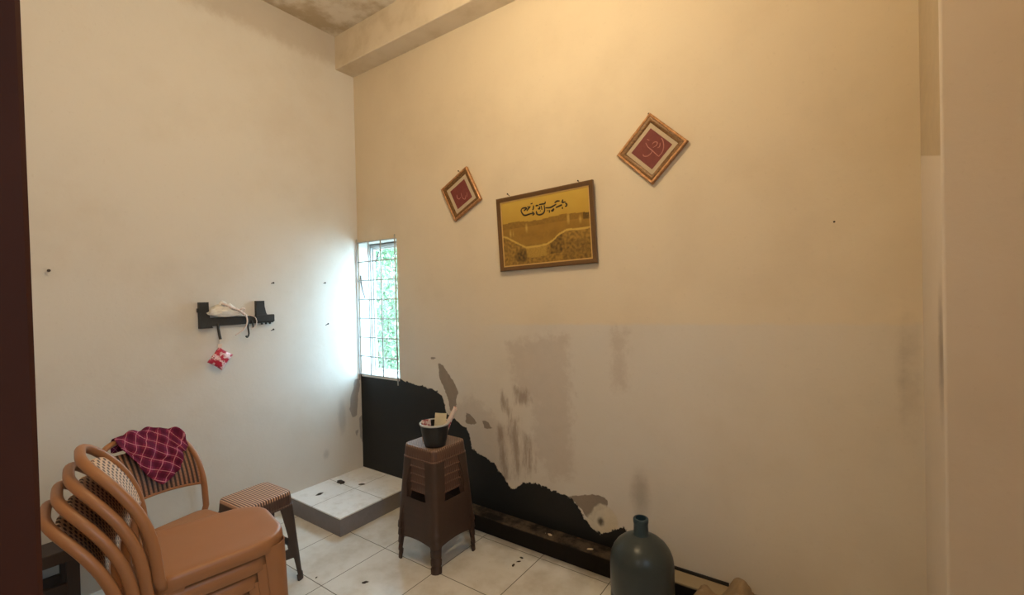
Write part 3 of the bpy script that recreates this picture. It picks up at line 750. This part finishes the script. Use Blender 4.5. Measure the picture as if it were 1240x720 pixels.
# ------------------------------------------------------------------ pot of papers on the stool stack
PX, PY = -1.778, 1.768
pot = thing('pot', 'black plastic pot with a pale rim on top of the stool stack', 'pot', (PX, PY, ZT))
bm = bmesh.new(); prof = [(.052,0),(.056,.003),(.0655,.04),(.074,.085),(.077,.118),(.0785,.122),(.0755,.122),(.0725,.085),(.064,.04),(.055,.008),(.02,.006)]
lathe(bm, prof, 36); obj('bowl', bm, M['pot'], pot, angle=50)
bm = bmesh.new(); lathe(bm, [(.0768,.117),(.081,.117),(.083,.121),(.082,.126),(.0775,.127),(.0745,.1235),(.0768,.117)], 36, cap0=False, cap1=False)
bmesh.ops.remove_doubles(bm, verts=bm.verts, dist=1e-5); obj('rim', bm, M['pot_rim'], pot, angle=60)
def paper(name, label, mat, w, h, M4, curl=.0, th=.0012):
    bm = bmesh.new(); n = 8; A, B = [], []
    for i in range(n+1):
        u = i/n-.5
        for L, s in ((A, 1), (B, -1)):
            L.append([bm.verts.new(M4 @ Vector((u*w, curl*(u*u*4-1)+s*th/2, z))) for z in (0, h/2, h)])
    for i in range(n):
        for j in range(2):
            bm.faces.new((A[i][j],A[i+1][j],A[i+1][j+1],A[i][j+1])); bm.faces.new((B[i][j],B[i][j+1],B[i+1][j+1],B[i+1][j]))
        for j in (0, 2): bm.faces.new((A[i][j],B[i][j],B[i+1][j],A[i+1][j]))
    for i in (0, n):
        for j in range(2): bm.faces.new((A[i][j],A[i][j+1],B[i][j+1],B[i][j]))
    return tag(obj(name, bm, mat, smooth=False), label, 'paper', None)
FACE = math.radians(42)   # towards the doorway
def T(x, y, z, rz, tilt=0, lean=0): return Matrix.Translation((PX+x, PY+y, ZT+z)) @ Matrix.Rotation(rz,4,'Z') @ Matrix.Rotation(lean,4,'Y') @ Matrix.Rotation(tilt,4,'X')
paper('card', 'cream card standing upright in the black pot', M['cream'], .062, .155, T(.012,.016,.02,FACE,.02,.10), .004)
paper('printed_packet', 'small pink and white printed packet at the left in the pot', M['pinkpaper'], .048, .125, T(-.030,-.026,.02,FACE+.2,.05,-.06), .003, .006)
bm = bmesh.new(); d = Vector((math.cos(FACE), math.sin(FACE), 0))
pA = Vector((PX,PY,ZT+.015))+d*.008; pB = Vector((PX,PY,ZT+.196))+d*.115
tube(bm, [pA+(pB-pA)*t for t in (0,.25,.5,.75,1)], [.008,.009,.010,.011,.012], 12); o = tag(obj('paper_roll', bm, M['palepaper'], angle=50), 'rolled pale paper leaning out of the pot to the right', 'paper')
bm = bmesh.new(); pA = Vector((PX+.015,PY+.03,ZT+.02))+d*.012; pB = Vector((PX+.02,PY+.035,ZT+.20))+d*.075
tube(bm, [pA+(pB-pA)*t for t in (0,.5,1)], [.007,.0085,.0095], 10); tag(obj('paper_roll', bm, M['pinkpaper'], angle=50), 'pinkish rolled paper behind the leaning pale roll in the pot', 'paper')
# ------------------------------------------------------------------ chairs
CH = .42
def hoop_pt(a, r=1.0):
    """a from 0 (right post) to pi (left post): point on the bent back, local to the chair (front = +y)"""
    c, s = math.cos(a), math.sin(a); n = HN
    x = HW*math.copysign(abs(c)**(2/n), c); v = abs(s)**(2/n)
    return x, v
HN, HW = 3.7, .208     # roundness and half width of the bent hoop
def back_y(v): return -.196-.02*v-.148*max(0, v)**2.6
BACKH = .385
def back3(x, v, d=0): return Vector((x, back_y(v)+d, CH+.01+BACKH*v))
def chair(name, label, weave, group=None):
    t = thing(name, label, 'chair', (0,0,0), 0, group)
    out = densify(roundpoly([(-.204,-.205),(.204,-.205),(.192,.195),(-.192,.195)], [.05,.05,.12,.12], 8), .03)
    def rg(z, off, k=1.0): return [(p.x*k, p.y*k, z) for p in offset(out, off)]
    bm = bmesh.new()
    rings = [rg(CH-.046,.003), rg(CH-.044,.004), rg(CH-.014,.001), rg(CH-.006,-.002), rg(CH-.0015,-.007), rg(CH,-.016), rg(CH-.003,-.016,.82), rg(CH-.006,-.016,.5), rg(CH-.007,-.016,.2)]
    inner = [rg(CH-.012,-.016,.2), rg(CH-.012,-.016,.8), rg(CH-.010,-.016), rg(CH-.016,-.004), rg(CH-.046,-.001)]
    v1 = loft(bm, rings, False, True); v2 = loft(bm, inner, True, False); n = len(out)
    for i in range(n):
        j = (i+1) % n; bm.faces.new((v2[-1][i], v2[-1][j], v1[0][j], v1[0][i]))
    obj('seat', bm, M['chair'], t, angle=45)
    # four L-section legs
    for sx in (-1, 1):
        for sy in (-1, 1):
            bm = bmesh.new(); r = .03 if sy < 0 else .055; th = .0026; V1, V2 = [], []
            zs = [CH-.03,.34,.27,.2,.13,.07,.03,.012,0]; nu = 14
            for z in zs:
                q = (CH-z)/CH; w = .072-.026*q
                hx = (.198 if sy < 0 else .186)+.016*q; hy = .20 if sy < 0 else .188
                cy = sy*(hy+(.045 if sy < 0 else .012)*q)
                for L, off in ((V1, 0), (V2, -th)):
                    row = []
                    for i in range(nu+1):
                        u = -w+2*w*i/nu; qa = r*PI/4
                        if abs(u) <= qa: a = PI/4+u/r; x, y = -r+(r+off)*math.cos(a), -r+(r+off)*math.sin(a)
                        elif u > qa: x, y = -r-(u-qa), off
                        else: x, y = off, -r-(-u-qa)
                        row.append(bm.verts.new((sx*(hx+x), cy+sy*y, z)))
                    L.append(row)
            for a in range(len(zs)-1):
                for i in range(nu):
                    bm.faces.new((V1[a][i],V1[a+1][i],V1[a+1][i+1],V1[a][i+1])); bm.faces.new((V2[a][i],V2[a][i+1],V2[a+1][i+1],V2[a+1][i]))
                for i in (0, nu): bm.faces.new((V1[a][i],V2[a][i],V2[a+1][i],V1[a+1][i]))
            for a in (0, len(zs)-1):
                for i in range(nu): bm.faces.new((V1[a][i],V1[a][i+1],V2[a][i+1],V2[a][i]))
            obj('leg', bm, M['chair'], t, angle=40)
    # bent hoop of the back
    pts = []
    for i in range(49):
        a = PI*i/48; x, v = hoop_pt(a); pts.append(back3(x, v))
    pts = [Vector((.193,-.186,CH-.035)), Vector((.195,-.19,CH-.015))]+pts[0:]+[Vector((-.195,-.19,CH-.015)), Vector((-.193,-.186,CH-.035))]
    bm = bmesh.new(); m = len(pts)
    ra = [.0125]*m; rr = [.0165-.002*math.sin(PI*i/(m-1)) for i in range(m)]
    # oval section, wider across the depth of the back
    rings = []
    for i in range(m):
        tt = (pts[min(i+1,m-1)]-pts[max(i-1,0)]).normalized()
        ctr = Vector((0, back_y(.45), CH+.15)); nrm = Vector((0,-.92,.39)) ; b = nrm-tt*nrm.dot(tt)
        nrm = Vector((0, .92, .36)); b = (nrm-tt*nrm.dot(tt)).normalized(); a_ = tt.cross(b)
        rings.append([pts[i]+a_*(ra[i]*math.cos(2*PI*k/12))+b*(rr[i]*math.sin(2*PI*k/12)) for k in range(12)])
    loft(bm, rings); obj('back_frame', bm, M['chair'], t)
    # woven panel inside the hoop
    bm = bmesh.new(); uvl = bm.loops.layers.uv.new('UVMap'); NU, NV = (168, 14) if weave == 'ribs' else (48, 20)
    F, B = {}, {}; uvs = {}
    for i in range(NU+1):
        x = -.194+.388*i/NU; n_ = HN
        vtop = (max(0, 1-abs(x/.1985)**n_))**(1/n_)
        if weave == 'ribs': vt = min(.86, vtop-.02)
        else: vt = min(.90-.10*(x/.186)**2, vtop-.02)
        vb = .30+.05*(1-(x/.186)**2); vt = max(vt, vb+.02)
        rib = .0022*math.sin(2*PI*21*i/NU) if weave == 'ribs' else 0
        for j in range(NV+1):
            v = vb+(vt-vb)*j/NV; belly = -.012*(1-(x/.19)**2)
            F[i,j] = bm.verts.new(back3(x, v, belly+.0035+rib)); B[i,j] = bm.verts.new(back3(x, v, belly-.0035+rib)); uvs[F[i,j]] = uvs[B[i,j]] = (i/NU, (v-.3)*BACKH/.372)
    for i in range(NU):
        for j in range(NV):
            bm.faces.new((F[i,j],F[i,j+1],F[i+1,j+1],F[i+1,j])); bm.faces.new((B[i,j],B[i+1,j],B[i+1,j+1],B[i,j+1]))
        for j in (0, NV): bm.faces.new((F[i,j],F[i+1,j],B[i+1,j],B[i,j]))
    for i in (0, NU):
        for j in range(NV): bm.faces.new((F[i,j],B[i,j],B[i,j+1],F[i,j+1]))
    for f in bm.faces:
        for lp in f.loops: lp[uvl].uv = uvs[lp.vert]
    obj('back_panel', bm, M['ribs'] if weave == 'ribs' else M['lattice'], t, angle=60)
    # slim edge bead along the lower and upper border of the panel
    bm = bmesh.new()
    lo = [back3(x, .30+.05*(1-(x/.186)**2), -.012*(1-(x/.19)**2)) for x in [-.194+.388*i/24 for i in range(25)]]
    tube(bm, lo, .006, 8); obj('panel_rail', bm, M['chair'], t)
    return t
KX, KY, KR, DX, DY, DZ = -1.885, .735, math.radians(-11), .005, .0265, .053
c0 = chair('plastic_chair', 'lowest brown hoop-backed chair of the stack by the door frame', 'lattice', 'stacked brown chairs')
c0.location = (KX-3*DX, KY-3*DY, 0); c0.rotation_euler = (0,0,KR)
for i, l in enumerate(('second lowest brown chair in the stack by the door frame', 'brown chair directly under the topmost chair of the stack', 'topmost brown chair of the stack, its pale lattice back showing')):
    dup(c0, (KX-(2-i)*DX, KY-(2-i)*DY, DZ*(i+1)), KR, l)
cc = chair('plastic_chair', 'brown chair by the left wall with a plaid cloth over its ribbed back', 'ribs')
CR = math.atan2(-.98, .19); CX, CY = -2.335, .786
cc.location = (CX, CY, 0); cc.rotation_euler = (0, 0, CR)

# plaid cloth hung over the back of the chair near the left wall
def cloth():
    bm = bmesh.new(); uvl = bm.loops.layers.uv.new('UVMap'); NU, NV = 46, 44; V = {}; uv = {}
    def prof(x):   # front drop
        P = [(-.175,.045),(-.155,.09),(-.135,.11),(-.115,.165),(-.08,.195),(-.045,.225),(-.015,.228),(.02,.185),(.05,.13),(.075,.08),(.095,.05)]
        for (a, b), (c, d) in zip(P, P[1:]):
            if a <= x <= c: return b+(d-b)*(x-a)/(c-a)
        return P[0][1] if x < P[0][0] else P[-1][1]
    n_ = HN
    for i in range(NU+1):
        x = -.172+.262*i/NU; vt = (1-abs(x/HW)**n_)**(1/n_)
        L = prof(x); back = .07+.02*math.sin(x*30)
        top = back3(x, vt, 0)
        for j in range(NV+1):
            s = -back+(L+back)*j/NV      # arc length: <0 behind, >0 in front
            r = .021
            fold = .012*math.sin(x*70+s*26)+.009*math.sin(x*38-s*60+1)+.016*mnoise.noise(Vector((x*17, s*17, 1)))
            if abs(s) < r*1.5:
                a = s/(r*1.5)*1.35; p = top+Vector((0, r*math.sin(a), r*math.cos(a)+max(0,fold)*.9+.012*max(0, (-x-.14)/.03)))
            else:
                q = abs(s)-r*1.5
                if s > 0:
                    v = max(0, vt-q*1.02/BACKH); p = back3(x, v, .024+.05*max(0, q-.05)*.6)
                    p = p+Vector((0, abs(fold)*min(1, q/.03), .25*fold)); p.x += .06*q*math.sin(x*34+1)
                else:
                    p = top+Vector((0, -r*1.02-abs(fold)*.6, -q))
            V[i,j] = bm.verts.new(p); a = .62
            uu, vv = x+.5, s+.5; uv[V[i,j]] = (uu*math.cos(a)-vv*math.sin(a), uu*math.sin(a)+vv*math.cos(a))
    for i in range(NU):
        for j in range(NV): bm.faces.new((V[i,j],V[i,j+1],V[i+1,j+1],V[i+1,j]))
    for f in bm.faces:
        for lp in f.loops: lp[uvl].uv = uv[lp.vert]
    o = obj('plaid_cloth', bm, M['plaid'])
    md = o.modifiers.new('thickness', 'SOLIDIFY'); md.thickness = .0022; md.offset = 0
    o.location = (CX, CY, 0); o.rotation_euler = (0,0,CR)
    return tag(o, 'maroon plaid cloth draped over the ribbed chair back', 'cloth')
cloth()

# low dark bench at the left wall, mostly hidden behind the stacked chairs
bn = thing('wooden_bench', 'low dark brown bench at the left wall behind the stacked chairs', 'bench', (-2.90, .26, 0))
bm = bmesh.new(); box(bm, -.11, .05, -.28, .29, .278, .335, .004); obj('top', bm, M['bench'], bn, smooth=False)
for y in (-.25, .255):
    for x in (-.10, .02):
        bm = bmesh.new(); box(bm, x, x+.03, y-.02, y+.025, 0, .28, .003); obj('leg', bm, M['bench'], bn, smooth=False)
for x in (-.095, .026):
    bm = bmesh.new(); box(bm, x, x+.02, -.24, .24, .09, .182, .003); obj('stretcher', bm, M['bench'], bn, smooth=False)

# ------------------------------------------------------------------ water bottle and sack by the ledge
bt = thing('water_bottle', 'large dark blue-grey water bottle standing by the back wall ledge', 'bottle', (-.668, 1.859, 0))
bm = bmesh.new()
prof = [(.02,.012),(.085,.010),(.112,.0),(.124,.006),(.130,.02),(.131,.055),(.127,.062),(.127,.072),(.131,.08),(.131,.165),(.1265,.173),(.1265,.186),(.131,.194),(.131,.285),(.130,.315),(.126,.338),(.117,.360),(.103,.380),(.084,.397),(.062,.410),(.044,.418),(.034,.424)]
lathe(bm, prof, 48, cap1=False)
obj('body', bm, M['bottle'], bt, angle=60)
bm = bmesh.new(); lathe(bm, [(.034,.424),(.0305,.432),(.0295,.47),(.0315,.474),(.0315,.489),(.029,.492),(.023,.492),(.022,.43)], 32, cap0=False, cap1=False); obj('neck', bm, M['neck'], bt, angle=40)
bm = bmesh.new(); bmesh.ops.create_icosphere(bm, subdivisions=5, radius=1)
for v in bm.verts:
    c = v.co.copy(); w = mnoise.noise(c*1.7+Vector((5,1,2)))*.16+mnoise.noise(c*4.3)*.07+mnoise.noise(c*9)*.03
    x = c.x*.185; hump = .175*math.exp(-((x-.06)/.085)**2)+.118*math.exp(-((x+.10)/.06)**2)+.05
    z = max(0, c.z*.62+.42)/1.04*hump*1.22
    v.co = Vector((x*(1+w*.6), c.y*.115*(1+w), z*(1+w)))
sk = obj('sack', bm, M['sack']); sk.location = (-.37, 1.995, 0); tag(sk, 'crumpled brown sack on the floor beside the water bottle', 'sack')

# ------------------------------------------------------------------ litter on floor, platform and ledge
def crumb(p, r, label, seed, mat='crumb', group=None):
    bm = bmesh.new(); bmesh.ops.create_icosphere(bm, subdivisions=2, radius=1)
    for v in bm.verts:
        w = 1+.45*mnoise.noise(v.co*1.8+Vector((seed,0,0))); v.co = Vector((v.co.x*r*w*1.3, v.co.y*r*w*.7, max(-.0005, v.co.z*r*.22*w)))
    o = obj('debris', bm, M[mat]); o.location = (p[0], p[1], p[2]+.0006); o.rotation_euler = (0,0,seed); o['kind'] = 'thing'; return tag(o, label, 'debris', group)
crumb((-1.955,1.425,0), .013, 'dark scrap alone on the white floor tile before the stool stack', 1)
crumb((-2.203,1.311,0), .006, 'tiny dark speck on the tile beside the single stool leg', 2)
crumb((-1.405,2.035,0), .010, 'dark crumb on the floor nearest the ledge, of the trail of three', 3)
crumb((-1.40,1.998,0), .009, 'middle dark crumb of the trail of three before the ledge', 4)
crumb((-1.405,1.955,0), .010, 'dark crumb farthest from the ledge, of the trail of three', 5)
crumb((-2.919,1.946,.113), .035, 'largest dark smudge of dirt on the tiled platform', 6)
crumb((-2.757,2.004,.113), .016, 'small dark dirt spot near the middle of the tiled platform', 7)
crumb((-2.869,1.746,.113), .020, 'dirt patch at the front left tile of the platform', 8)
crumb((-1.30,2.165,.1), .012, 'white plaster flake on the dark ledge, left of two', 9, 'mat')
crumb((-1.05,2.155,.1), .013, 'white plaster flake on the dark ledge, nearer the bottle', 10, 'mat')

# ------------------------------------------------------------------ lights
lp = thing('ceiling_lamp', 'bare warm bulb hanging on a short cord from the ceiling', 'lamp', (-1.05, 1.05, ZC))
bm = bmesh.new(); lathe(bm, [(.045,0),(.045,-.012),(.004,-.016),(.004,-.23),(.018,-.24),(.018,-.29)], 24); obj('socket', bm, M['white_frame'], lp, angle=40)
bm = bmesh.new(); lathe(bm, [(.014,-.29),(.018,-.305),(.03,-.33),(.032,-.35),(.024,-.372),(.006,-.38)], 24); obj('bulb', bm, M['bulb'], lp)
def light(name, typ, loc, energy, color, **kw):
    l = bpy.data.lights.new(name, typ); l.energy = energy; l.color = color
    for k_, v_ in kw.items(): setattr(l, k_, v_)
    o = bpy.data.objects.new(name, l); COL.objects.link(o); o.location = loc; return o
light('bulb_light', 'POINT', (-1.05, 1.05, ZC-.42), LAMP, (1.0, .77, .46), shadow_soft_size=.035)
light('rear_fill_light', 'POINT', (-.3, -1.9, 2.7), REAR_FILL, (1.0, .96, .90), shadow_soft_size=.3)  # added neutral fill behind the camera, no fixture modelled
po = light('window_portal', 'AREA', ((WX0+WX1)/2, YB+.24, (WZ0+WZ1)/2), 1, (1,1,1), shape='RECTANGLE', size=WX1-WX0, size_y=WZ1-WZ0)
po.rotation_euler = (-PI/2, 0, 0); po.data.cycles.is_portal = True
po = light('fill_opening_portal', 'AREA', (.69, .24, 1.8), 1, (1,1,1), shape='RECTANGLE', size=1.0, size_y=.24)  # portal for the added fill opening in the right wall
po.rotation_euler = (0, PI/2, 0); po.data.cycles.is_portal = True
sun = light('sun', 'SUN', (-4, 8, 6), SUN, (1, .95, .86), angle=math.radians(8)); sun.rotation_euler = (math.radians(25), math.radians(38), 0)
w = bpy.data.worlds.new('sky'); SC.world = w; w.use_nodes = True
bgn = w.node_tree.nodes['Background']; bgn.inputs[0].default_value = (.58, .80, 1.0, 1); bgn.inputs[1].default_value = SKY

SC.view_settings.view_transform = 'Standard'; SC.view_settings.look = 'None'; SC.view_settings.gamma = 1
SC.view_settings.use_curve_mapping = False; SC.view_settings.exposure = EXPO
SC.cycles.use_denoising = True; SC.cycles.max_bounces = 10; SC.cycles.diffuse_bounces = 6; SC.cycles.sample_clamp_indirect = 6
